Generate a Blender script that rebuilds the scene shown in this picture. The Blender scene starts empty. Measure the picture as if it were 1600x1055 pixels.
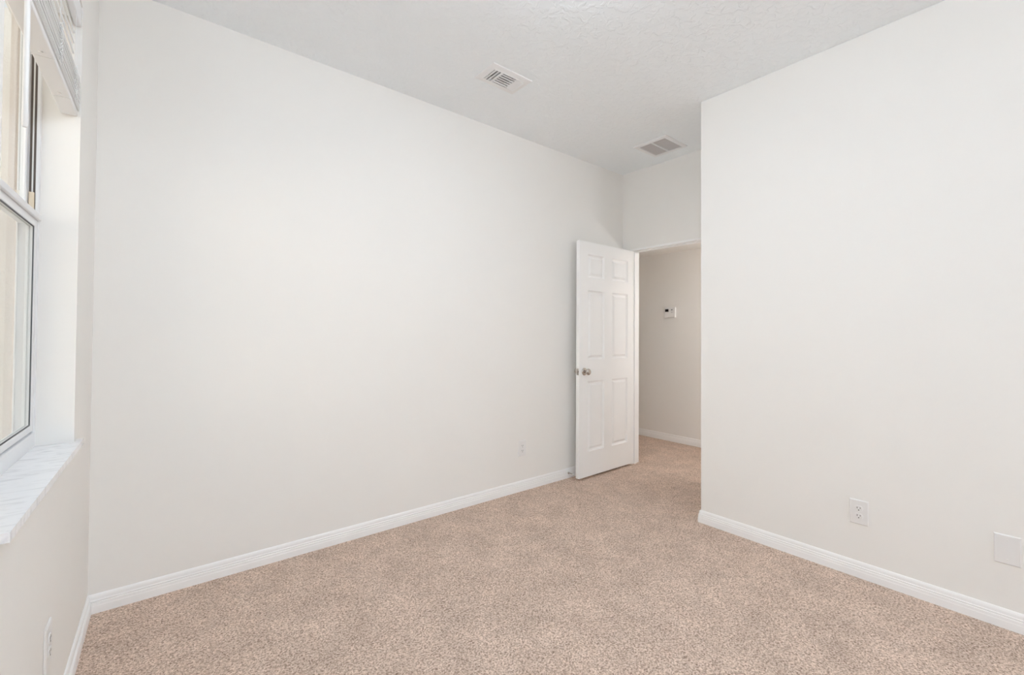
import bpy, bmesh, math
import numpy as np
from mathutils import Matrix, Vector

S = bpy.context.scene
COL = S.collection

# ------------------------------------------------------------------ camera
YAW, PITCH, ROLL = 0.88912, 0.01482, 0.00611
FOCAL_PX, CENTRE_PY = 692.90751, 512.02714
CAM = Vector((0.20713, -2.69552, 1.242))
cy_, sy_, cp_, sp_ = math.cos(YAW), math.sin(YAW), math.cos(PITCH), math.sin(PITCH)
fwd = Vector((cy_ * cp_, sy_ * cp_, sp_))
right = Vector((sy_, -cy_, 0.0))
up = right.cross(fwd)
r2 = math.cos(ROLL) * right + math.sin(ROLL) * up
u2 = -math.sin(ROLL) * right + math.cos(ROLL) * up
cam_data = bpy.data.cameras.new('camera')
cam = bpy.data.objects.new('camera', cam_data)
COL.objects.link(cam)
m = Matrix((r2, u2, -fwd)).transposed().to_4x4()
m.translation = CAM
cam.matrix_world = m
cam_data.sensor_fit = 'HORIZONTAL'
cam_data.sensor_width = 36.0
cam_data.lens = FOCAL_PX / 1600.0 * 36.0
cam_data.shift_x = 0.0
cam_data.shift_y = (CENTRE_PY - 527.5) / 1600.0
cam_data.clip_start = 0.02
S.camera = cam

# ------------------------------------------------------------------ sky, exposure
world = bpy.data.worlds.new('sky')
S.world = world
world.use_nodes = True
wn = world.node_tree
for n in list(wn.nodes):
    wn.nodes.remove(n)
w_out = wn.nodes.new('ShaderNodeOutputWorld')
w_bg = wn.nodes.new('ShaderNodeBackground')
w_bg.inputs['Color'].default_value = (0.90, 0.95, 1.0, 1)      # even, lightly overcast sky
w_bg.inputs['Strength'].default_value = 1.1
wn.links.new(w_bg.outputs[0], w_out.inputs[0])

sun_data = bpy.data.lights.new('sun', 'SUN')
sun_data.energy = 16.0
sun_data.angle = math.radians(2)
sun_data.color = (1.0, 0.96, 0.90)
sun = bpy.data.objects.new('sun', sun_data)
COL.objects.link(sun)
sun.rotation_euler = Vector((-0.72, -0.12, -0.55)).to_track_quat('-Z', 'Y').to_euler()

S.view_settings.view_transform = 'Standard'
S.view_settings.look = 'None'
S.view_settings.gamma = 1.0
S.view_settings.use_curve_mapping = False
S.view_settings.exposure = 0.0
S.cycles.max_bounces = 14
S.cycles.diffuse_bounces = 10
S.cycles.transparent_max_bounces = 16
FILL_POWER = 12.3       # strength of the unseen globe added as fill light
FAR_FILL_POWER = 31.0         # strength of the added fill globe at the back
DOME_POWER = 24.0       # strength of the assumed ceiling dome
HALL_FILL_POWER = 25.0       # strength of the unseen globe added to light the hall

# ------------------------------------------------------------------ dimensions
L, LB, W, H = 3.7944, 3.05856, 1.18714, 2.8149   # end wall, right wall, recess depth, ceiling
T = 0.014                                        # baseboard thickness
BB = 0.0812                                      # baseboard height
YB = -6.6                                        # back wall
AL = math.radians(1.2)                           # the window wall is slightly out of square
D0 = Vector((0.003, 0, 0))
E_ = Vector((-math.sin(AL), -math.cos(AL), 0))
N_ = Vector((math.cos(AL), -math.sin(AL), 0))


def wd(p):
    """window-wall coordinates: (into the room, along the wall from the far corner, up)"""
    return D0 + N_ * p[0] + E_ * p[1] + Vector((0, 0, p[2]))


# ------------------------------------------------------------------ materials
MATS = {}


def mat(name, rgb, rough=0.5, metal=0.0, bump=None, spec=0.5):
    if name in MATS:
        return MATS[name]
    mt = bpy.data.materials.new(name)
    mt.use_nodes = True
    nt = mt.node_tree
    b = nt.nodes['Principled BSDF']
    b.inputs['Base Color'].default_value = (*rgb, 1)
    b.inputs['Roughness'].default_value = rough
    b.inputs['Metallic'].default_value = metal
    b.inputs['Specular IOR Level'].default_value = spec
    if bump:
        scale, strength, dist, detail = bump
        tc = nt.nodes.new('ShaderNodeTexCoord')
        nz = nt.nodes.new('ShaderNodeTexNoise')
        nz.inputs['Scale'].default_value = scale
        nz.inputs['Detail'].default_value = detail
        bp = nt.nodes.new('ShaderNodeBump')
        bp.inputs['Strength'].default_value = strength
        bp.inputs['Distance'].default_value = dist
        nt.links.new(tc.outputs['Object'], nz.inputs['Vector'])
        nt.links.new(nz.outputs['Fac'], bp.inputs['Height'])
        nt.links.new(bp.outputs['Normal'], b.inputs['Normal'])
    MATS[name] = mt
    return mt


M_WALL = mat('wall_paint', (0.885, 0.868, 0.838), 0.75, bump=(160, 0.05, 0.002, 3), spec=0.3)
M_TRIM = mat('trim_paint', (0.945, 0.94, 0.935), 0.35)
M_DOOR = mat('door_paint', (0.94, 0.935, 0.925), 0.4)
M_VINYL = mat('white_vinyl', (0.84, 0.845, 0.86), 0.35)
M_PLASTIC = mat('white_plastic', (0.84, 0.83, 0.82), 0.3)
M_METALW = mat('white_enamel', (0.86, 0.86, 0.865), 0.4)
M_BLIND = mat('blind_slat', (0.86, 0.86, 0.86), 0.45)
M_CORD = mat('cord', (0.86, 0.86, 0.85), 0.8)
M_NICKEL = mat('satin_nickel', (0.55, 0.51, 0.47), 0.22, 1.0)
M_DARK = mat('dark_slot', (0.02, 0.02, 0.02), 0.6)
M_DUCT = mat('duct_shade', (0.2, 0.2, 0.21), 0.6)  # dark tone stands in for the shade inside the ducts
M_GREYFIN = mat('grille_fin', (0.62, 0.60, 0.60), 0.5)
M_GASKET = mat('gasket', (0.10, 0.105, 0.115), 0.6)
M_SPRING = mat('balance_cover', (0.16, 0.13, 0.11), 0.5)
M_SHOE = mat('balance_shoe', (0.80, 0.68, 0.52), 0.5)
M_SCREEN = mat('lcd_screen', (0.012, 0.010, 0.010), 0.15)
M_RUBBER = mat('rubber', (0.75, 0.74, 0.72), 0.7)
M_STUCCO = mat('stucco', (0.69, 0.63, 0.585), 0.9, bump=(60, 0.5, 0.01, 6))
M_STUCCOPALE = mat('pale_stucco', (0.80, 0.77, 0.73), 0.9, bump=(60, 0.5, 0.01, 6))
M_PATIO = mat('concrete', (0.55, 0.53, 0.50), 0.9, bump=(25, 0.3, 0.005, 6))


def ceiling_mat():
    mt = bpy.data.materials.new('knockdown_ceiling')
    mt.use_nodes = True
    nt = mt.node_tree
    b = nt.nodes['Principled BSDF']
    b.inputs['Base Color'].default_value = (0.91, 0.945, 0.97, 1)
    b.inputs['Roughness'].default_value = 0.9
    b.inputs['Specular IOR Level'].default_value = 0.2
    tc = nt.nodes.new('ShaderNodeTexCoord')
    nz = nt.nodes.new('ShaderNodeTexNoise')
    nz.inputs['Scale'].default_value = 26
    nz.inputs['Detail'].default_value = 4
    nz.inputs['Distortion'].default_value = 0.7
    rp = nt.nodes.new('ShaderNodeValToRGB')
    rp.color_ramp.elements[0].position = 0.47
    rp.color_ramp.elements[1].position = 0.60
    bp = nt.nodes.new('ShaderNodeBump')
    bp.inputs['Strength'].default_value = 0.45
    bp.inputs['Distance'].default_value = 0.004
    nt.links.new(tc.outputs['Object'], nz.inputs['Vector'])
    nt.links.new(nz.outputs['Fac'], rp.inputs['Fac'])
    nt.links.new(rp.outputs['Color'], bp.inputs['Height'])
    nt.links.new(bp.outputs['Normal'], b.inputs['Normal'])
    return mt


def carpet_mat():
    mt = bpy.data.materials.new('beige_carpet')
    mt.use_nodes = True
    nt = mt.node_tree
    b = nt.nodes['Principled BSDF']
    b.inputs['Roughness'].default_value = 1.0
    b.inputs['Specular IOR Level'].default_value = 0.05
    tc = nt.nodes.new('ShaderNodeTexCoord')
    tuft = nt.nodes.new('ShaderNodeTexNoise')
    tuft.inputs['Scale'].default_value = 130
    tuft.inputs['Detail'].default_value = 2.5
    tuft.inputs['Roughness'].default_value = 0.85
    rp = nt.nodes.new('ShaderNodeValToRGB')
    cr = rp.color_ramp
    cr.elements[0].position = 0.31
    cr.elements[0].color = (0.24, 0.16, 0.115, 1)
    cr.elements[1].position = 0.68
    cr.elements[1].color = (0.93, 0.775, 0.67, 1)
    e = cr.elements.new(0.5)
    e.color = (0.67, 0.51, 0.412, 1)
    vor = nt.nodes.new('ShaderNodeTexVoronoi')
    vor.inputs['Scale'].default_value = 190
    sep = nt.nodes.new('ShaderNodeSeparateColor')
    mixf = nt.nodes.new('ShaderNodeMix')
    mixf.inputs['Factor'].default_value = 0.20
    nt.links.new(tc.outputs['Object'], vor.inputs['Vector'])
    nt.links.new(vor.outputs['Color'], sep.inputs['Color'])
    nt.links.new(tuft.outputs['Fac'], mixf.inputs['A'])
    nt.links.new(sep.outputs['Red'], mixf.inputs['B'])
    lay = nt.nodes.new('ShaderNodeTexNoise')        # the lay of the pile: soft trodden patches
    lay.inputs['Scale'].default_value = 5.0
    lay.inputs['Detail'].default_value = 5
    lay.inputs['Roughness'].default_value = 0.72
    lr = nt.nodes.new('ShaderNodeMapRange')
    lr.inputs['From Min'].default_value = 0.3
    lr.inputs['From Max'].default_value = 0.7
    lr.inputs['To Min'].default_value = 0.85
    lr.inputs['To Max'].default_value = 1.13
    mx = nt.nodes.new('ShaderNodeVectorMath')
    mx.operation = 'SCALE'
    bp = nt.nodes.new('ShaderNodeBump')
    bp.inputs['Strength'].default_value = 0.8
    bp.inputs['Distance'].default_value = 0.006
    nt.links.new(tc.outputs['Object'], tuft.inputs['Vector'])
    nt.links.new(tc.outputs['Object'], lay.inputs['Vector'])
    nt.links.new(mixf.outputs['Result'], rp.inputs['Fac'])
    nt.links.new(lay.outputs['Fac'], lr.inputs['Value'])
    nt.links.new(rp.outputs['Color'], mx.inputs[0])
    nt.links.new(lr.outputs['Result'], mx.inputs['Scale'])
    nt.links.new(mx.outputs['Vector'], b.inputs['Base Color'])
    nt.links.new(mixf.outputs['Result'], bp.inputs['Height'])
    nt.links.new(bp.outputs['Normal'], b.inputs['Normal'])
    return mt


def marble_mat():
    mt = bpy.data.materials.new('white_marble')
    mt.use_nodes = True
    nt = mt.node_tree
    b = nt.nodes['Principled BSDF']
    b.inputs['Roughness'].default_value = 0.22
    tc = nt.nodes.new('ShaderNodeTexCoord')
    mp = nt.nodes.new('ShaderNodeMapping')
    mp.inputs['Rotation'].default_value = (0, 0, math.radians(38))
    mp.inputs['Scale'].default_value = (7.0, 24.0, 7.0)
    nz = nt.nodes.new('ShaderNodeTexNoise')
    nz.inputs['Scale'].default_value = 1.4
    nz.inputs['Detail'].default_value = 7
    nz.inputs['Distortion'].default_value = 1.3
    rp = nt.nodes.new('ShaderNodeValToRGB')
    cr = rp.color_ramp
    cr.elements[0].position = 0.36
    cr.elements[0].color = (0.76, 0.76, 0.78, 1)
    cr.elements[1].position = 0.50
    cr.elements[1].color = (0.91, 0.91, 0.925, 1)
    nt.links.new(tc.outputs['Object'], mp.inputs['Vector'])
    nt.links.new(mp.outputs['Vector'], nz.inputs['Vector'])
    nt.links.new(nz.outputs['Fac'], rp.inputs['Fac'])
    nt.links.new(rp.outputs['Color'], b.inputs['Base Color'])
    return mt


def glass_mat():
    mt = bpy.data.materials.new('window_glass')
    mt.use_nodes = True
    nt = mt.node_tree
    nt.nodes.remove(nt.nodes['Principled BSDF'])
    out = nt.nodes['Material Output']
    tr = nt.nodes.new('ShaderNodeBsdfTransparent')
    tr.inputs['Color'].default_value = (0.95, 0.97, 0.96, 1)
    gl = nt.nodes.new('ShaderNodeBsdfGlossy')
    gl.inputs['Roughness'].default_value = 0.02
    fr = nt.nodes.new('ShaderNodeFresnel')
    fr.inputs['IOR'].default_value = 1.45
    geo = nt.nodes.new('ShaderNodeNewGeometry')            # reflect at the outer skin only, both ways through
    one = nt.nodes.new('ShaderNodeMath')
    one.operation = 'SUBTRACT'
    one.inputs[0].default_value = 1.0
    mul = nt.nodes.new('ShaderNodeMath')
    mul.operation = 'MULTIPLY'
    nt.links.new(geo.outputs['Backfacing'], one.inputs[1])
    nt.links.new(one.outputs[0], mul.inputs[0])
    nt.links.new(fr.outputs[0], mul.inputs[1])
    mx = nt.nodes.new('ShaderNodeMixShader')
    nt.links.new(mul.outputs[0], mx.inputs[0])
    nt.links.new(tr.outputs[0], mx.inputs[1])
    nt.links.new(gl.outputs[0], mx.inputs[2])
    nt.links.new(mx.outputs[0], out.inputs[0])
    return mt


def mesh_screen_mat():
    mt = bpy.data.materials.new('insect_screen')
    mt.use_nodes = True
    nt = mt.node_tree
    b = nt.nodes['Principled BSDF']
    b.inputs['Base Color'].default_value = (0.75, 0.77, 0.77, 1)
    b.inputs['Roughness'].default_value = 0.8
    b.inputs['Alpha'].default_value = 0.16
    return mt


def lamp_mat(name, strength, rgb):
    mt = bpy.data.materials.new(name)
    mt.use_nodes = True
    nt = mt.node_tree
    nt.nodes.remove(nt.nodes['Principled BSDF'])
    em = nt.nodes.new('ShaderNodeEmission')
    em.inputs['Color'].default_value = (*rgb, 1)
    em.inputs['Strength'].default_value = strength
    nt.links.new(em.outputs[0], nt.nodes['Material Output'].inputs[0])
    return mt


M_CEIL = ceiling_mat()
M_CARPET = carpet_mat()
M_MARBLE = marble_mat()
M_GLASS = glass_mat()
M_MESH = mesh_screen_mat()
M_FILL = lamp_mat('lit_fill_globe', FILL_POWER, (0.855, 0.975, 1.10))
M_FARFILL = lamp_mat('lit_far_fill', FAR_FILL_POWER, (0.855, 0.975, 1.10))
M_DOME = lamp_mat('lit_assumed_dome', DOME_POWER, (0.855, 0.975, 1.10))
M_HALLFILL = lamp_mat('lit_hall_fill', HALL_FILL_POWER, (0.96, 0.96, 0.985))

# ------------------------------------------------------------------ mesh helpers
ROOT = {}          # object name -> world matrix of the thing's base


class MB:
    """collects shapes in one bmesh; `f` maps local coordinates to where they stand"""

    def __init__(self, f=None):
        self.bm = bmesh.new()
        self.f = f or (lambda p: Vector(p))

    def verts(self, pts):
        return [self.bm.verts.new(self.f(p)) for p in pts]

    def box(self, x0, x1, y0, y1, z0, z1, bevel=0.0, seg=2, rot=None):
        pts = [(x, y, z) for x in (x0, x1) for y in (y0, y1) for z in (z0, z1)]
        if rot:                                    # (axis, angle) about the box centre
            c = Vector(((x0 + x1) / 2, (y0 + y1) / 2, (z0 + z1) / 2))
            R = Matrix.Rotation(rot[1], 3, rot[0])
            pts = [c + R @ (Vector(p) - c) for p in pts]
        v = self.verts(pts)
        q = [(0, 1, 3, 2), (4, 6, 7, 5), (0, 4, 5, 1), (2, 3, 7, 6), (0, 2, 6, 4), (1, 5, 7, 3)]
        fs = [self.bm.faces.new([v[i] for i in t]) for t in q]
        if bevel:
            es = list({e for fc in fs for e in fc.edges})
            bmesh.ops.bevel(self.bm, geom=es, offset=bevel, segments=seg, profile=0.5, affect='EDGES')
        return self

    def slab(self, u0, u1, v0, v1, t0, t1, holes, place):
        """a flat slab in (u, v) of thickness t0..t1 with rectangular holes; place(u, v, t) -> point"""
        us = sorted({u0, u1, *[h[0] for h in holes], *[h[1] for h in holes]})
        vs = sorted({v0, v1, *[h[2] for h in holes], *[h[3] for h in holes]})
        us = [u for u in us if u0 <= u <= u1]
        vs = [v for v in vs if v0 <= v <= v1]
        grid = {}

        def g(i, j, k):
            if (i, j, k) not in grid:
                grid[i, j, k] = self.verts([place(us[i], vs[j], (t0, t1)[k])])[0]
            return grid[i, j, k]

        def solid(i, j):
            if not (0 <= i < len(us) - 1 and 0 <= j < len(vs) - 1):
                return False
            cu, cv = (us[i] + us[i + 1]) / 2, (vs[j] + vs[j + 1]) / 2
            return not any(h[0] < cu < h[1] and h[2] < cv < h[3] for h in holes)
        for i in range(len(us) - 1):
            for j in range(len(vs) - 1):
                if not solid(i, j):
                    continue
                for k in (0, 1):
                    self.bm.faces.new([g(i, j, k), g(i + 1, j, k), g(i + 1, j + 1, k), g(i, j + 1, k)])
                for (di, dj, a, b) in ((-1, 0, (i, j), (i, j + 1)), (1, 0, (i + 1, j), (i + 1, j + 1)),
                                       (0, -1, (i, j), (i + 1, j)), (0, 1, (i, j + 1), (i + 1, j + 1))):
                    if not solid(i + di, j + dj):
                        self.bm.faces.new([g(*a, 0), g(*b, 0), g(*b, 1), g(*a, 1)])
        return self

    def sweep(self, profile, path):
        """profile [(out, z)] carried along path [(x, y, nx, ny)]: n is the (mitred) outward offset per unit"""
        rings = [self.verts([(x + nx * o, y + ny * o, z) for o, z in profile]) for x, y, nx, ny in path]
        n = len(profile)
        for a, b in zip(rings, rings[1:]):
            for i in range(n):
                j = (i + 1) % n
                self.bm.faces.new([a[i], a[j], b[j], b[i]])
        self.bm.faces.new(rings[0])
        self.bm.faces.new(rings[-1])
        return self

    def lathe(self, prof, origin, axis, seg=32):
        """prof [(radius, along)] turned about axis through origin"""
        ax = Vector(axis).normalized()
        s1 = ax.orthogonal().normalized()
        s2 = ax.cross(s1)
        o = Vector(origin)
        rings = []
        for r, h in prof:
            if r < 1e-6:
                rings.append(self.verts([o + ax * h]))
            else:
                rings.append(self.verts([o + ax * h + s1 * (r * math.cos(2 * math.pi * k / seg)) +
                                         s2 * (r * math.sin(2 * math.pi * k / seg)) for k in range(seg)]))
        for a, b in zip(rings, rings[1:]):
            for k in range(seg):
                k2 = (k + 1) % seg
                if len(a) == 1 and len(b) == 1:
                    continue
                if len(a) == 1:
                    self.bm.faces.new([a[0], b[k], b[k2]])
                elif len(b) == 1:
                    self.bm.faces.new([a[k], b[0], a[k2]])
                else:
                    self.bm.faces.new([a[k], b[k], b[k2], a[k2]])
        for ring in (rings[0], rings[-1]):
            if len(ring) > 1:
                self.bm.faces.new(ring)
        return self

    def tube(self, pts, r, seg=8):
        pts = [Vector(p) for p in pts]
        rings = []
        for i, p in enumerate(pts):
            t = (pts[min(i + 1, len(pts) - 1)] - pts[max(i - 1, 0)]).normalized()
            s1 = t.cross(Vector((0.31, 0.57, 0.76))).normalized()
            s2 = t.cross(s1)
            rings.append(self.verts([p + s1 * (r * math.cos(2 * math.pi * k / seg)) +
                                     s2 * (r * math.sin(2 * math.pi * k / seg)) for k in range(seg)]))
        for a, b in zip(rings, rings[1:]):
            for k in range(seg):
                k2 = (k + 1) % seg
                self.bm.faces.new([a[k], b[k], b[k2], a[k2]])
        self.bm.faces.new(rings[0])
        self.bm.faces.new(rings[-1])
        return self


def root_matrix(o):
    while o is not None:
        if o.name in ROOT:
            return ROOT[o.name]
        o = o.parent
    return Matrix.Identity(4)


def obj(name, mb, material, parent=None, local=False, smooth=False):
    bmesh.ops.recalc_face_normals(mb.bm, faces=mb.bm.faces[:])
    if parent is not None and not local:
        bmesh.ops.transform(mb.bm, matrix=root_matrix(parent).inverted(), verts=mb.bm.verts[:])
    me = bpy.data.meshes.new(name)
    mb.bm.to_mesh(me)
    mb.bm.free()
    me.materials.append(material)
    if smooth:
        for p in me.polygons:
            p.use_smooth = True
        me.set_sharp_from_angle(angle=math.radians(38))
    o = bpy.data.objects.new(name, me)
    COL.objects.link(o)
    if parent is not None:
        o.parent = parent
    return o


def tag(o, label, cat, group=None, kind=None):
    o['label'] = label
    o['category'] = cat
    if group:
        o['group'] = group
    if kind:
        o['kind'] = kind
    return o


def thing(name, label, cat, loc=(0, 0, 0), rz=0.0, group=None, kind=None):
    o = bpy.data.objects.new(name, None)
    o.empty_display_size = 0.05
    o.location = loc
    o.rotation_euler = (0, 0, rz)
    COL.objects.link(o)
    ROOT[o.name] = Matrix.Translation(Vector(loc)) @ Matrix.Rotation(rz, 4, 'Z')
    return tag(o, label, cat, group, kind)


def struct(name, mb, material, label, cat, smooth=False):
    return tag(obj(name, mb, material, smooth=smooth), label, cat, kind='structure')


def dup(root, loc, rz, label):
    """a copy of a thing with copies of its parts and their sub-parts"""
    r = root.copy()
    COL.objects.link(r)
    r.location = loc
    r.rotation_euler = (0, 0, rz)
    r['label'] = label
    for ch in list(root.children):
        c = ch.copy()
        COL.objects.link(c)
        c.parent = r
        for g in list(ch.children):
            k = g.copy()
            COL.objects.link(k)
            k.parent = c
    return r


# ================================================================== the shell
HX = 4.945                       # hall wall
HY0, HY1 = -1.9, 2.6             # ends of the hall
CW = 0.115                       # partition thickness
DOOR_Y0, DOOR_Y1 = -0.086, -0.888   # rough opening in the end wall
DOOR_Z = 2.068

struct('floor', MB().box(-0.36, HX + 0.1, YB - 0.1, HY1 + 0.1, -0.12, 0.0), M_CARPET,
       'beige speckled cut pile carpet covering the whole floor', 'carpet')

REG = (1.868, -0.552, 0.226, 0.118)          # supply register: centre and duct opening
RET = (3.4715, -0.6165, 0.262, 0.252)        # return grille
holes = [(c[0] - c[2] / 2, c[0] + c[2] / 2, c[1] - c[3] / 2, c[1] + c[3] / 2) for c in (REG, RET)]
struct('ceiling', MB().slab(-0.36, HX + 0.1, YB - 0.1, HY1 + 0.1, H, H + 0.12, holes, lambda u, v, t: (u, v, t)),
       M_CEIL, 'pale grey white ceiling with knockdown texture', 'ceiling')

struct('wall_far', MB().box(-0.22, L + CW, 0, 0.12, 0, H), M_WALL,
       'long off white wall running from the window wall to the open door', 'wall')

WIN = (0.45, 1.40, 0.822, 2.43)              # window opening: along, along, sill, head
struct('wall_left', MB(wd).slab(0.0, 6.75, 0, H, -0.151, 0, [WIN], lambda u, v, t: (t, u, v)), M_WALL,
       'off white wall at the left edge holding the window', 'wall')

struct('wall_right', MB().box(LB, LB + CW, YB, -W, 0, H, bevel=0.004), M_WALL,
       'off white wall on the right, nearest the camera, with two plates near the floor', 'wall')
struct('wall_return', MB().box(LB + CW, L + CW, -W - CW, -W, 0, H), M_WALL,
       'short off white return wall hidden behind the outside corner', 'wall')
struct('wall_end', MB().slab(0, W, 0, H, L, L + CW, [(-DOOR_Y0, -DOOR_Y1, -1, DOOR_Z)],
                             lambda u, v, t: (t, -u, v)), M_WALL,
       'narrow off white wall above and around the doorway', 'wall')
struct('wall_back', MB().box(-0.35, LB + CW, YB - 0.1, YB, 0, H), M_WALL,
       'off white wall behind the camera', 'wall')
struct('wall_hall', MB().box(HX, HX + 0.1, HY0, HY1, 0, H), M_WALL,
       'shaded hallway wall seen through the doorway, carrying the thermostat', 'wall')
struct('wall_hall_end', MB().box(L + CW, HX + 0.1, HY1, HY1 + 0.1, 0, H), M_WALL,
       'end wall of the hallway beyond the long wall', 'wall')
struct('wall_hall_start', MB().box(L + CW, HX + 0.1, HY0 - 0.1, HY0, 0, H), M_WALL,
       'end wall of the hallway behind the right wall', 'wall')
struct('wall_hall_side', MB().box(L, L + CW, 0.12, HY1, 0, H), M_WALL,
       'hallway side wall beyond the doorway', 'wall')
struct('wall_hall_near', MB().box(L, L + CW, HY0, -W - CW, 0, H), M_WALL,
       'hallway side wall behind the right wall', 'wall')

struct('ceiling_hall', MB().box(L + CW, HX, HY0, HY1, 2.214, 2.26), M_WALL,
       'low dropped ceiling of the hallway beyond the doorway', 'ceiling')

# ------------------------------------------------------------------ baseboards
PROF = [(0, 0), (T, 0), (T, 0.032), (T - 0.0012, 0.0345), (T - 0.0012, 0.046), (T - 0.0042, 0.0485),
        (T - 0.0026, 0.0515), (T - 0.0026, 0.056), (T - 0.0058, 0.0585), (T - 0.0062, 0.070),
        (T - 0.0080, 0.0765), (0.0035, BB - 0.0008), (0.002, BB), (0, BB)]
ta = math.tan(AL)
struct('baseboard_far', MB().sweep(PROF, [(0.0032, 0, 1 + ta, -1), (L, 0, -1, -1)]), M_TRIM,
       'white moulded baseboard along the long far wall', 'baseboard')
p0, p1 = wd((0, 0, 0)), wd((0, 6.58, 0))
struct('baseboard_left', MB().sweep(PROF, [(p0.x, p0.y, 1 + ta, -1), (p1.x, p1.y, N_.x, N_.y)]), M_TRIM,
       'white moulded baseboard under the window at left', 'baseboard')
struct('baseboard_right', MB().sweep(PROF, [(LB, YB, -1, 0), (LB, -W, -1, 1), (L, -W, 0, 1)]), M_TRIM,
       'white moulded baseboard along the right wall, turning the outside corner', 'baseboard')
struct('baseboard_end', MB().sweep(PROF, [(L, -0.0145, -1, 0), (L, DOOR_Y0 + 0.001, -1, 0)]), M_TRIM,
       'short white baseboard behind the open door', 'baseboard')
struct('baseboard_hall', MB().sweep(PROF, [(HX, HY0, -1, 0), (HX, HY1, -1, 0)]), M_TRIM,
       'white baseboard along the hallway wall', 'baseboard')

# ------------------------------------------------------------------ door frame
JT = 0.018
fr = MB()
fr.box(L - 0.004, L + CW + 0.004, DOOR_Y0 - JT, DOOR_Y0, 0, DOOR_Z, 0.0015)
fr.box(L - 0.004, L + CW + 0.004, DOOR_Y1, DOOR_Y1 + JT, 0, DOOR_Z, 0.0015)
fr.box(L - 0.004, L + CW + 0.004, DOOR_Y1 + JT, DOOR_Y0 - JT, DOOR_Z - JT, DOOR_Z, 0.0015)
frame_root = tag(obj('door_frame', fr, M_TRIM), 'white flush jamb lining the doorway', 'door frame', kind='structure')
st = MB()
y0, y1, z1 = DOOR_Y0 - JT, DOOR_Y1 + JT, DOOR_Z - JT
st.box(L + 0.036, L + 0.072, y0 - 0.011, y0, 0, z1, 0.001)
st.box(L + 0.036, L + 0.072, y1, y1 + 0.011, 0, z1, 0.001)
st.box(L + 0.036, L + 0.072, y1 + 0.011, y0 - 0.011, z1 - 0.011, z1, 0.001)
obj('stop_strip', st, M_TRIM, frame_root)

# ================================================================== the door, open about 90 degrees
DW, DT, DZ0, DZ1 = 0.765, 0.035, 0.020, 2.047
HINGE = Vector((L - 0.002, -0.150, 0))
FREE = Vector((3.0205, -0.128, 0))
ux = (Vector((3.022, -0.134, 0)) - Vector((3.787, -0.124, 0))).normalized()   # from hinge edge to free edge
DHX = Vector((3.787, -0.1235, 0))
uy = Vector((-ux.y, ux.x, 0))               # out of the visible face: towards the room (-y)
if uy.y > 0:
    uy = -uy


def dr(p):
    """door coordinates: (from hinge edge, out of the visible face, up)"""
    return DHX + ux * p[0] + uy * p[1] + Vector((0, 0, p[2]))


door = thing('door_1', 'white six panel interior door standing open against the far wall', 'door',
             tuple(DHX), 0.0, kind='structure')
# panel rectangles (along, along, z, z) measured from the hinge edge
COLS = [(0.083, 0.318), (0.430, 0.655)]
ROWS = [(0.232, 0.838), (1.024, 1.626), (1.738, 1.940)]
panels = [(c[0], c[1], r[0], r[1]) for c in COLS for r in ROWS]
lf = MB(dr)
us = sorted({0.0, DW, *[c for p in COLS for c in p]})
vs = sorted({DZ0, DZ1, *[r for p in ROWS for r in p]})


def leaf_face(d0, sign):
    g = {(i, j): lf.verts([(u, d0, v)])[0] for i, u in enumerate(us) for j, v in enumerate(vs)}
    for i in range(len(us) - 1):
        for j in range(len(vs) - 1):
            cs = [g[i, j], g[i + 1, j], g[i + 1, j + 1], g[i, j + 1]]
            cu, cv = (us[i] + us[i + 1]) / 2, (vs[j] + vs[j + 1]) / 2
            if any(p[0] < cu < p[1] and p[2] < cv < p[3] for p in panels):
                a, b, c, d = us[i], us[i + 1], vs[j], vs[j + 1]
                prev = cs
                # sticking slope, flat, raised-panel slope, field
                for ins, dep in ((0.003, 0.006), (0.011, 0.015), (0.020, 0.015), (0.036, 0.004)):
                    ring = lf.verts([(u, d0 - sign * dep, v) for u, v in
                                     ((a + ins, c + ins), (b - ins, c + ins), (b - ins, d - ins), (a + ins, d - ins))])
                    for k in range(4):
                        k2 = (k + 1) % 4
                        lf.bm.faces.new([prev[k], prev[k2], ring[k2], ring[k]])
                    prev = ring
                lf.bm.faces.new(prev)
            else:
                lf.bm.faces.new(cs)
    return g


gf = leaf_face(0.0, 1)
gb = leaf_face(-DT, -1)
nu, nv = len(us) - 1, len(vs) - 1
for i in range(nu):
    for j in (0, nv):
        lf.bm.faces.new([gf[i, j], gf[i + 1, j], gb[i + 1, j], gb[i, j]])
for j in range(nv):
    for i in (0, nu):
        lf.bm.faces.new([gf[i, j], gf[i, j + 1], gb[i, j + 1], gb[i, j]])
leaf = obj('door_leaf', lf, M_DOOR, door)

KX, KZ = DW - 0.064, 0.925
KNOB = [(0.0, 0.062), (0.012, 0.0615), (0.020, 0.059), (0.0262, 0.053), (0.0278, 0.046), (0.0262, 0.039),
        (0.021, 0.033), (0.0145, 0.0285), (0.0115, 0.024), (0.0115, 0.010), (0.0, 0.010)]
ROSE = [(0.0, 0.012), (0.017, 0.012), (0.026, 0.0095), (0.0315, 0.005), (0.0325, 0.0), (0.0, 0.0)]
for sgn, base in ((1, 0.0), (-1, -DT)):
    axis = uy * sgn
    ctr = dr((KX, base, KZ))
    rose = obj('rosette', MB().lathe(ROSE, ctr, axis, 40), M_NICKEL, leaf, smooth=True)
    rose['label'] = 'round satin nickel rosette'
    kn = obj('knob', MB().lathe(KNOB, ctr, axis, 40), M_NICKEL, leaf, smooth=True)
    kn['label'] = 'round satin nickel knob'
lp = obj('latch_plate', MB(dr).box(DW - 0.0005, DW + 0.0015, -0.030, -0.005, KZ - 0.028, KZ + 0.028, 0.0004), M_NICKEL, leaf)
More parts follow.
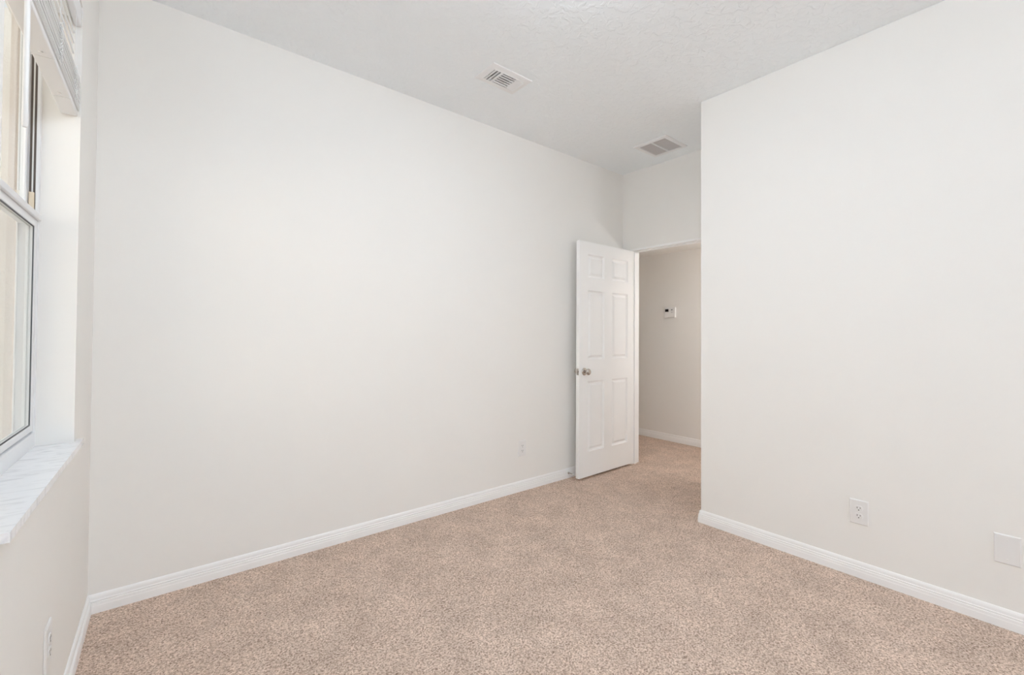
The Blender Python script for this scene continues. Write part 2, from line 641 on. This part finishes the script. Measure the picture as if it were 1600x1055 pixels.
lp['label'] = 'nickel latch plate on the door edge'
lb = obj('latch_bolt', MB(dr).box(DW + 0.0015, DW + 0.011, -0.024, -0.011, KZ - 0.008, KZ + 0.008, 0.003), M_NICKEL, leaf)
lb['label'] = 'nickel latch bolt'
for hz in (0.25, 1.03, 1.82):
    h = obj('hinge', MB().lathe([(0, 0), (0.0065, 0), (0.0065, 0.09), (0, 0.09)], dr((-0.0035, -DT - 0.001, hz)), (0, 0, 1), 14)
            .box(DHX.x + 0.0002, DHX.x + 0.0018, DHX.y + 0.004, DHX.y + DT, hz, hz + 0.09), M_NICKEL, door, smooth=True)
    h['label'] = 'satin nickel butt hinge'

# ================================================================== window
win = thing('window_1', 'white single hung window at left with marble sill', 'window',
            tuple(wd((-0.12, 0.885, 0.843))), 0.0, kind='structure')
S0, S1, Z0, Z1 = 0.45, 1.40, 0.843, 2.43
G = -0.0008
wf = MB(wd)
for a, b in ((S0 + G, S0 + 0.013), (S1 - 0.013, S1 - G)):
    wf.box(-0.150, -0.098, a, b, Z0 + 0.050, Z1 - G, 0.001)         # side jambs
for a, b in ((S0 + 0.013, S0 + 0.021), (S1 - 0.021, S1 - 0.013)):
    wf.box(-0.1065, -0.099, a, b, Z0 + 0.045, Z1 - 0.03, 0.001)     # front lip
    wf.box(-0.150, -0.1455, a, b, Z0 + 0.045, Z1 - 0.03, 0.001)     # outer lip
wf.box(-0.150, -0.098, S0 + 0.013, S1 - 0.013, Z1 - 0.035, Z1 - G, 0.001)
wf.box(-0.150, -0.098, S0 + G, S1 - G, 0.8212, Z0 + 0.050, 0.003)
wf.box(-0.121, -0.113, S0 + 0.013, S1 - 0.013, Z0 + 0.050, Z0 + 0.056, 0.001)
obj('window_frame', wf, M_VINYL, win)


def sash(name, n0, n1, za, zb, stile, top, bot, lip):
    sb = MB(wd)
    a, b = S0 + 0.0215, S1 - 0.0215
    sb.box(n0, n1, a, a + stile, za, zb, 0.002)
    sb.box(n0, n1, b - stile, b, za, zb, 0.002)
    sb.box(n0, n1, a + stile, b - stile, zb - top, zb, 0.002)
    sb.box(n0, n1, a + stile, b - stile, za, za + bot, 0.002)
    if lip:
        sb.box(n1, n1 + 0.009, a - 0.006, b + 0.006, zb - 0.021, zb + 0.001, 0.003)
    o = obj(name, sb, M_VINYL, win)
    nm = (n0 + n1) / 2 + 0.001
    pane = obj('glass_pane', MB(wd).box(nm - 0.002, nm + 0.002, a + stile - 0.006, b - stile + 0.006,
                                        za + bot - 0.006, zb - top + 0.006), M_GLASS, o)
    pane['label'] = 'clear glass pane'
    gk = MB(wd)
    w_ = 0.004
    gk.box(n1 - 0.005, n1 - 0.002, a + stile, a + stile + w_, za + bot, zb - top)
    gk.box(n1 - 0.005, n1 - 0.002, b - stile - w_, b - stile, za + bot, zb - top)
    gk.box(n1 - 0.005, n1 - 0.002, a + stile + w_, b - stile - w_, zb - top - w_ * 0.8, zb - top)
    gk.box(n1 - 0.005, n1 - 0.002, a + stile + w_, b - stile - w_, za + bot, za + bot + w_ * 0.8)
    return o, gk


lower, gk = sash('lower_sash', -0.1225, -0.1000, Z0 + 0.057, 1.645, 0.030, 0.045, 0.022, True)
g_ = obj('glazing_gasket', gk, M_GASKET, lower)
g_['label'] = 'dark gasket line around the pane'
upper, gk = sash('upper_sash', -0.1450, -0.1240, 1.610, Z1 - 0.036, 0.028, 0.03, 0.035, False)
obj('glazing_bead', gk, M_VINYL, upper)
for a, sg in ((S0 + 0.0131, 1), (S1 - 0.0131, -1)):
    bt = obj('balance_track', MB(wd).box(-0.1225, -0.1075, *sorted((a, a + sg * 0.0022)), 1.66, Z1 - 0.04), M_SPRING, win)
    bt['label'] = 'dark brown balance track in the jamb'
    bc = obj('balance_cord', MB(wd).tube([(-0.1145, a + sg * 0.0045, 1.70), (-0.1145, a + sg * 0.0045, Z1 - 0.05)], 0.0022), M_CORD, win)
    bc['label'] = 'pale balance cord'
    bs = obj('balance_shoe', MB(wd).box(-0.122, -0.1085, *sorted((a + sg * 0.0023, a + sg * 0.012)), 1.655, 1.722, 0.0015), M_SHOE, win)
    bs['label'] = 'tan plastic balance shoe'
scr = MB(wd).box(-0.1540, -0.1535, S0 + 0.015, S1 - 0.015, Z0 + 0.03, 1.63)
sc_ = obj('insect_screen', scr, M_MESH, win)
sc_['label'] = 'fine grey mesh screen outside the lower sash'
sill = obj('window_sill', MB(wd).box(-0.0978, -0.0002, S0 + 0.0005, S1 - 0.0005, Z0 - 0.0205, Z0, 0.0)
           .box(-0.0002, 0.020, S0 + 0.0005, 1.382, Z0 - 0.0205, Z0, 0.0)
           .box(0.0005, 0.020, 0.395, S0 + 0.0005, Z0 - 0.0205, Z0, 0.0)
           , M_MARBLE, win)
sill['label'] = 'white marble sill with fine grey veins'

# ------------------------------------------------------------------ outside the window
struct('ground', MB().box(-14, -0.37, -16, 10, -0.30, -0.18), M_PATIO, 'concrete side yard outside the window', 'ground')
struct('wall_outside', MB(wd).slab(-1.0, 7.5, -0.18, H + 0.4, -0.176, -0.152, [(S0 - 0.004, S1 + 0.004, 0.83, 2.44)],
                                   lambda u, v, t: (t, u, v)), M_STUCCO,
       'tan stucco facing of the outside wall around the window', 'wall')
struct('wall_wing', MB().box(-4.0, -0.23, 1.3, 1.5, -0.18, 3.2), M_STUCCOPALE,
       'pale stucco wing of the house just beyond the window', 'wall')
struct('wall_neighbour', MB().box(-4.2, -4.0, -8, 9, -0.18, 3.6), M_STUCCO,
       'tan stucco wall of the house next door seen through the glass', 'wall')

# ================================================================== blind
blind = thing('window_blind', 'white horizontal slat blind drawn up in a stack at the window head', 'blind',
              tuple(wd((-0.03, 0.885, 2.02))), 0.0)
BA, BBE = 0.4575, 1.3925
obj('headrail', MB(wd).box(-0.066, -0.0235, BA, BBE, 2.378, 2.4285, 0.002), M_BLIND, blind)
obj('valance', MB(wd).box(-0.0225, -0.003, BA - 0.004, BBE + 0.004, 2.352, 2.4285, 0.003), M_BLIND, blind)
rail = obj('bottom_rail', MB(wd).box(-0.0515, -0.0065, BA, BBE, 2.022, 2.040, 0.003), M_BLIND, blind)
n_stack = 25
proto = None
zs = [2.0425 + 0.0050 * k for k in range(n_stack)] + [2.196, 2.234, 2.272, 2.310, 2.346]
for k, z in enumerate(zs):
    if proto is None:
        sl = MB(wd)
        cs = []
        for q in range(7):                         # a gently crowned slat, 3 mm thick
            n_ = -0.0535 + 0.050 * q / 6
            cs.append((n_, 0.0012 * (1 - ((q - 3) / 3) ** 2)))
        ring = [[(n_, s_, z + h + 0.0037) for n_, h in cs] + [(n_, s_, z + h) for n_, h in reversed(cs)] for s_ in (BA, BBE)]
        ra, rb = sl.verts(ring[0]), sl.verts(ring[1])
        for i in range(len(ra)):
            j = (i + 1) % len(ra)
            sl.bm.faces.new([ra[i], ra[j], rb[j], rb[i]])
        sl.bm.faces.new(ra)
        sl.bm.faces.new(rb)
        proto = obj('slat', sl, M_BLIND, blind)
    else:
        c = proto.copy()
        COL.objects.link(c)
        c.parent = blind
        c.location = (0.0016 * math.sin(k * 2.3), 0, z - zs[0])
        if k >= n_stack:                           # the slats still hanging are tilted nearly shut
            base = wd((-0.0285, 0.885, zs[0])) - ROOT[blind.name].translation
            turn = Matrix.Rotation(math.radians(-77), 4, E_)
            c.matrix_local = Matrix.Translation(base + Vector((0, 0, z - zs[0]))) @ turn @ Matrix.Translation(-base)
rng = np.random.default_rng(4)
for s_ in (0.565, 0.835, 1.27):
    lc = MB(wd)
    for n_ in (-0.0022, -0.0552):
        lc.tube([(n_, s_, 2.17), (n_, s_ + 0.001, 2.26), (n_, s_, 2.378 if n_ < -0.03 else 2.352)], 0.0009, 6)
    obj('ladder_cord', lc, M_CORD, blind)
    bun = MB(wd)
    for k in range(11):                            # the slack ladder loops hanging out of the stack
        z = 2.045 + 0.011 * k
        ds = rng.uniform(-0.012, 0.012)
        pts = [(-0.0035 + 0.007 * math.sin(math.pi * t), s_ + ds * t + 0.008 * math.sin(2 * math.pi * t),
                z + 0.007 * math.sin(2 * math.pi * t + k)) for t in np.linspace(0, 1, 9)]
        bun.tube(pts, 0.0012, 6)
    obj('ladder_loop', bun, M_CORD, blind)
    obj('ladder_tape', MB(wd).box(-0.053, -0.005, s_ + 0.05, s_ + 0.053, 2.0205, 2.0219), M_CORD, rail)
    obj('cord_plug', MB(wd).lathe([(0, 0), (0.005, 0), (0.005, 0.0035), (0, 0.0035)], (-0.029, s_ + 0.08, 2.0185), (0, 0, 1), 14),
        M_PLASTIC, rail)
wand = obj('tilt_wand', MB(wd).lathe([(0, 0), (0.004, 0.0), (0.0058, 0.006), (0.0058, 0.03), (0.0050, 0.04), (0.0050, 0.66), (0, 0.66)],
                                     (0.010, 1.283, 1.686), (0, 0, 1), 12), M_PLASTIC, blind, smooth=True)
wand['label'] = 'white plastic tilt wand'
obj('wand_hook', MB(wd).tube([(0.010, 1.283, 2.345), (0.010, 1.283, 2.36), (0.004, 1.283, 2.372), (-0.003, 1.283, 2.372)], 0.002), M_NICKEL, wand)

# ================================================================== ceiling registers
cx, cyy, rw, rh = REG
reg = thing('air_register', 'small white louvred air register on the ceiling nearer the camera', 'air vent', (cx, cyy, H))
R0 = MB()
ox, oy = 0.1485, 0.098
lv = [(ox, oy, 0.0), (ox, oy, -0.003), (ox - 0.004, oy - 0.004, -0.005), (rw / 2 + 0.003, rh / 2 + 0.003, -0.0075),
      (rw / 2, rh / 2, -0.010), (rw / 2 - 0.003, rh / 2 - 0.003, -0.010), (rw / 2 - 0.003, rh / 2 - 0.003, 0.02)]
prev = None
first = None
for a, b, z in lv:
    ring = R0.verts([(-a, -b, z), (a, -b, z), (a, b, z), (-a, b, z)])
    if prev:
        for k in range(4):
            R0.bm.faces.new([prev[k], prev[(k + 1) % 4], ring[(k + 1) % 4], ring[k]])
    else:
        first = ring
    prev = ring
obj('register_frame', R0, M_METALW, reg, local=True)
obj('duct_dark_plate', MB().box(-rw / 2 + 0.002, rw / 2 - 0.002, -rh / 2 + 0.002, rh / 2 - 0.002, 0.022, 0.026), M_DUCT, reg, local=True)  # flat dark plate painted as the shade behind the louvres
bx0, bx1 = -0.046, 0.058
for xx in (bx0, bx1):
    obj('divider', MB().box(xx - 0.0025, xx + 0.0025, -rh / 2 + 0.003, rh / 2 - 0.003, -0.0095, 0.012), M_METALW, reg, local=True)
for k in range(5):
    yy = -rh / 2 + 0.0165 + k * 0.0213
    obj('louver', MB().box(bx0 + 0.0025, bx1 - 0.0025, yy - 0.0088, yy + 0.0088, -0.0098, -0.0088, rot=('X', math.radians(14))), M_METALW, reg, local=True)
for k in range(3):
    xx = -rw / 2 + 0.014 + k * 0.0215
    obj('louver', MB().box(xx - 0.0088, xx + 0.0088, -rh / 2 + 0.003, rh / 2 - 0.003, -0.0098, -0.0088, rot=('Y', math.radians(-14))), M_METALW, reg, local=True)
    xx = bx1 + 0.011 + k * 0.0180
    obj('louver', MB().box(xx - 0.0095, xx + 0.0095, -rh / 2 + 0.003, rh / 2 - 0.003, -0.0092, -0.0082, rot=('Y', math.radians(30))), M_METALW, reg, local=True)

cx, cyy, rw, rh = RET
ret = thing('return_grille', 'white framed double panel return grille on the ceiling near the doorway', 'air vent', (cx, cyy, H))
R1 = MB()
ox, oy = 0.1585, 0.1525
prev = None
for a, b, z in [(ox, oy, 0.0), (ox, oy, -0.005), (ox - 0.005, oy - 0.005, -0.010), (rw / 2 - 0.004, rh / 2 - 0.004, -0.010),
                (rw / 2 - 0.006, rh / 2 - 0.006, -0.008), (rw / 2 - 0.006, rh / 2 - 0.006, 0.02)]:
    ring = R1.verts([(-a, -b, z), (a, -b, z), (a, b, z), (-a, b, z)])
    if prev:
        for k in range(4):
            R1.bm.faces.new([prev[k], prev[(k + 1) % 4], ring[(k + 1) % 4], ring[k]])
    prev = ring
obj('grille_frame', R1, M_METALW, ret, local=True)
obj('divider', MB().box(-rw / 2 + 0.006, rw / 2 - 0.006, -0.0055, 0.0055, -0.0095, 0.010), M_METALW, ret, local=True)
obj('duct_dark_plate', MB().box(-rw / 2 + 0.002, rw / 2 - 0.002, -rh / 2 + 0.002, rh / 2 - 0.002, 0.04, 0.045), M_DUCT, ret, local=True)  # dark plate again, shade of the return duct put into its colour
for ya, yb in ((-rh / 2 + 0.006, -0.0055), (0.0055, rh / 2 - 0.006)):
    fin = MB()
    n_f = 20
    for k in range(n_f):
        xx = -rw / 2 + 0.012 + (rw - 0.024) * k / (n_f - 1)
        fin.box(xx - 0.0075, xx + 0.0075, ya, yb, 0.0005, 0.0013, rot=('Y', math.radians(40)))
    obj('louver_panel', fin, M_GREYFIN, ret, local=True)['label'] = 'grey panel of fine louvres'

# ================================================================== wall plates (local: plate in x-z, facing -y)
PW, PH = 0.079, 0.1245


def plate(mb):
    lvls = [(PW / 2, PH / 2, 0.0), (PW / 2, PH / 2, -0.003), (PW / 2 - 0.0035, PH / 2 - 0.0035, -0.006)]
    prev = None
    for a, b, y in lvls:
        ring = mb.verts([(-a, y, -b), (a, y, -b), (a, y, b), (-a, y, b)])
        if prev:
            for k in range(4):
                mb.bm.faces.new([prev[k], prev[(k + 1) % 4], ring[(k + 1) % 4], ring[k]])
        else:
            mb.bm.faces.new(ring)
        prev = ring
    mb.bm.faces.new(prev)
    return mb


def screw(parent, x, z):
    return obj('screw', MB().lathe([(0.0032, 0), (0.0032, 0.0008), (0.002, 0.0014), (0, 0.0015)], (x, -0.006, z), (0, -1, 0), 14),
               M_PLASTIC, parent, local=True, smooth=True)


out = thing('wall_outlet', 'white duplex outlet low on the long far wall, nearest the door', 'outlet',
            (2.503, -0.0005, 0.336), 0.0)
pl = obj('cover_plate', plate(MB()), M_PLASTIC, out, local=True)
screw(out, 0, 0)
for s_ in (1, -1):
    zc = 0.0195 * s_
    rc = MB()
    ringp = []
    for k in range(40):                            # round face flattened at top and bottom
        a = 2 * math.pi * k / 40
        ringp.append((0.0172 * math.cos(a), max(-0.0142, min(0.0142, 0.0172 * math.sin(a)))))
    a_ = rc.verts([(x, -0.0055, zc + z) for x, z in ringp])
    b_ = rc.verts([(x * 0.97, -0.0082, zc + z * 0.97) for x, z in ringp])
    for k in range(40):
        rc.bm.faces.new([a_[k], a_[(k + 1) % 40], b_[(k + 1) % 40], b_[k]])
    rc.bm.faces.new(b_)
    rc.bm.faces.new(a_)
    ro = obj('receptacle', rc, M_PLASTIC, out, local=True)
    for x, h in ((-0.0063, 0.0042), (0.0063, 0.0034)):
        obj('slot', MB().box(x - 0.0012, x + 0.0012, -0.0086, -0.0075, zc + 0.0035 - h, zc + 0.0035 + h), M_DARK, ro, local=True)
    obj('ground_hole', MB().lathe([(0, 0), (0.0026, 0), (0.0026, 0.0011), (0, 0.0011)], (0, -0.0075, zc - 0.0078), (0, -1, 0), 14), M_DARK, ro, local=True)
out['group'] = 'duplex outlets low on the walls'
dup(out, (LB - 0.0005, -2.039, 0.334), -math.pi / 2, 'white duplex outlet low on the right wall beside the blank plate')
po = wd((0.0005, 0.868, 0.343))
dup(out, tuple(po), math.pi / 2 - AL, 'white duplex outlet seen nearly edge on below the marble sill')

blank = thing('blank_plate', 'white blank cover plate low on the right wall at the right edge', 'wall plate',
              (LB - 0.0005, -2.551, 0.334), -math.pi / 2)
obj('cover_plate', plate(MB()), M_PLASTIC, blank, local=True)
screw(blank, 0, 0.0415)
screw(blank, 0, -0.0415)

# ================================================================== thermostat on the hall wall (local: faces -y)
th = thing('thermostat', 'small white thermostat with dark display on the hallway wall', 'thermostat',
           (HX - 0.0005, 0.178, 1.51), -math.pi / 2)
obj('housing', MB().box(-0.068, 0.068, -0.026, 0, -0.060, 0.060, 0.004), M_PLASTIC, th, local=True)
obj('cover_flap', MB().box(-0.066, 0.066, -0.0285, -0.0262, -0.057, -0.020, 0.001), M_PLASTIC, th, local=True)
obj('display', MB().box(-0.058, -0.013, -0.0272, -0.0255, 0.006, 0.038, 0.0005), M_SCREEN, th, local=True)['label'] = 'dark display window'
obj('button', MB().box(0.020, 0.038, -0.0280, -0.0262, 0.022, 0.033, 0.0006), M_GASKET, th, local=True)['label'] = 'small dark button'
obj('button', MB().box(0.020, 0.038, -0.0280, -0.0262, -0.006, 0.005, 0.0006), M_GREYFIN, th, local=True)['label'] = 'small grey button'

# ================================================================== door stop on the far baseboard
ds = thing('door_stop', 'small metal door stop screwed to the baseboard behind the door', 'door stop', (3.022, -T - 0.0002, 0.045))
obj('base', MB().lathe([(0, 0), (0.010, 0), (0.010, 0.003), (0.006, 0.006), (0, 0.006)], (0, 0, 0), (0, -1, 0), 20), M_NICKEL, ds, local=True, smooth=True)
obj('rod', MB().lathe([(0, 0.004), (0.0045, 0.004), (0.0045, 0.055), (0, 0.055)], (0, 0, 0), (0, -1, 0), 16), M_NICKEL, ds, local=True, smooth=True)
obj('rubber_tip', MB().lathe([(0, 0.053), (0.007, 0.053), (0.0078, 0.056), (0.0078, 0.064), (0.005, 0.067), (0, 0.067)], (0, 0, 0), (0, -1, 0), 16),
    M_RUBBER, ds, local=True, smooth=True)['label'] = 'pale rubber tip'

# ================================================================== added fill globes and an assumed dome lamp, all out of view
lamp = thing('fill_globe', 'unseen white globe added as fill light behind the camera view', 'lamp', (0.7, -2.5, H))  # added out of view to brighten walls and ceiling
obj('canopy', MB().lathe([(0, 0), (0.06, 0), (0.06, -0.02), (0.02, -0.03), (0, -0.03)], (0, 0, 0), (0, 0, 1), 32), M_METALW, lamp, local=True, smooth=True)
obj('stem', MB().tube([(0, 0, -0.03), (0, 0, -0.14)], 0.006), M_METALW, lamp, local=True)
obj('lamp_shade', MB().lathe([(0.2 * math.sin(a), -0.33 + 0.2 * math.cos(a)) for a in np.linspace(0, math.pi, 21)], (0, 0, 0), (0, 0, 1), 40),
    M_FILL, lamp, local=True, smooth=True)
DOME = [(0.18, -0.03)] + [(0.18 * math.cos(a), -0.03 - 0.08 * math.sin(a)) for a in np.linspace(0.1, 1.47, 9)] + [(0, -0.11)]
far = dup(lamp, (1.5, -6.0, H), 0.0, 'unseen white globe added as fill light at the far back of the room, behind the camera')  # second added globe, unseen, evens out the light
far['group'] = lamp['group'] = 'added fill light globes behind the camera'
for c in list(far.children):
    if c.name.startswith('lamp_shade'):
        c.data = c.data.copy()
        c.data.materials[0] = M_FARFILL
dome = thing('assumed_dome_lamp', 'assumed round flush dome lamp on the ceiling, unseen just above the view', 'lamp', (1.5, -1.55, H))  # lamp assumed out of view, from how the walls are lit
obj('lamp_base', MB().lathe([(0, 0), (0.19, 0), (0.19, -0.03), (0, -0.03)], (0, 0, 0), (0, 0, 1), 40), M_METALW, dome, local=True)
DOME = [(0.18, -0.03)] + [(0.18 * math.cos(a), -0.03 - 0.07 * math.sin(a)) for a in np.linspace(0.1, 1.47, 9)] + [(0, -0.10)]
obj('lamp_shade', MB().lathe(DOME, (0, 0, 0), (0, 0, 1), 40), M_DOME, dome, local=True, smooth=True)
hall_fill = thing('hall_fill_globe', 'unseen white globe wall lamp added as fill light at the end of the hallway, behind the right wall', 'lamp', (4.42, HY0, 1.6))  # unseen lamp added to brighten hall wall and door; its place is assumed
obj('lamp_base', MB().lathe([(0, 0), (0.06, 0), (0.06, 0.02), (0, 0.02)], (0, 0, 0), (0, 1, 0), 32), M_METALW, hall_fill, local=True, smooth=True)
obj('lamp_arm', MB().tube([(0, 0.02, 0), (0, 0.10, 0)], 0.010, 12), M_METALW, hall_fill, local=True, smooth=True)
obj('lamp_shade', MB().lathe([(0.12 * math.sin(a), -0.12 * math.cos(a)) for a in np.linspace(0, math.pi, 19)], (0, 0.21, 0), (0, 0, 1), 32),
    M_HALLFILL, hall_fill, local=True, smooth=True)
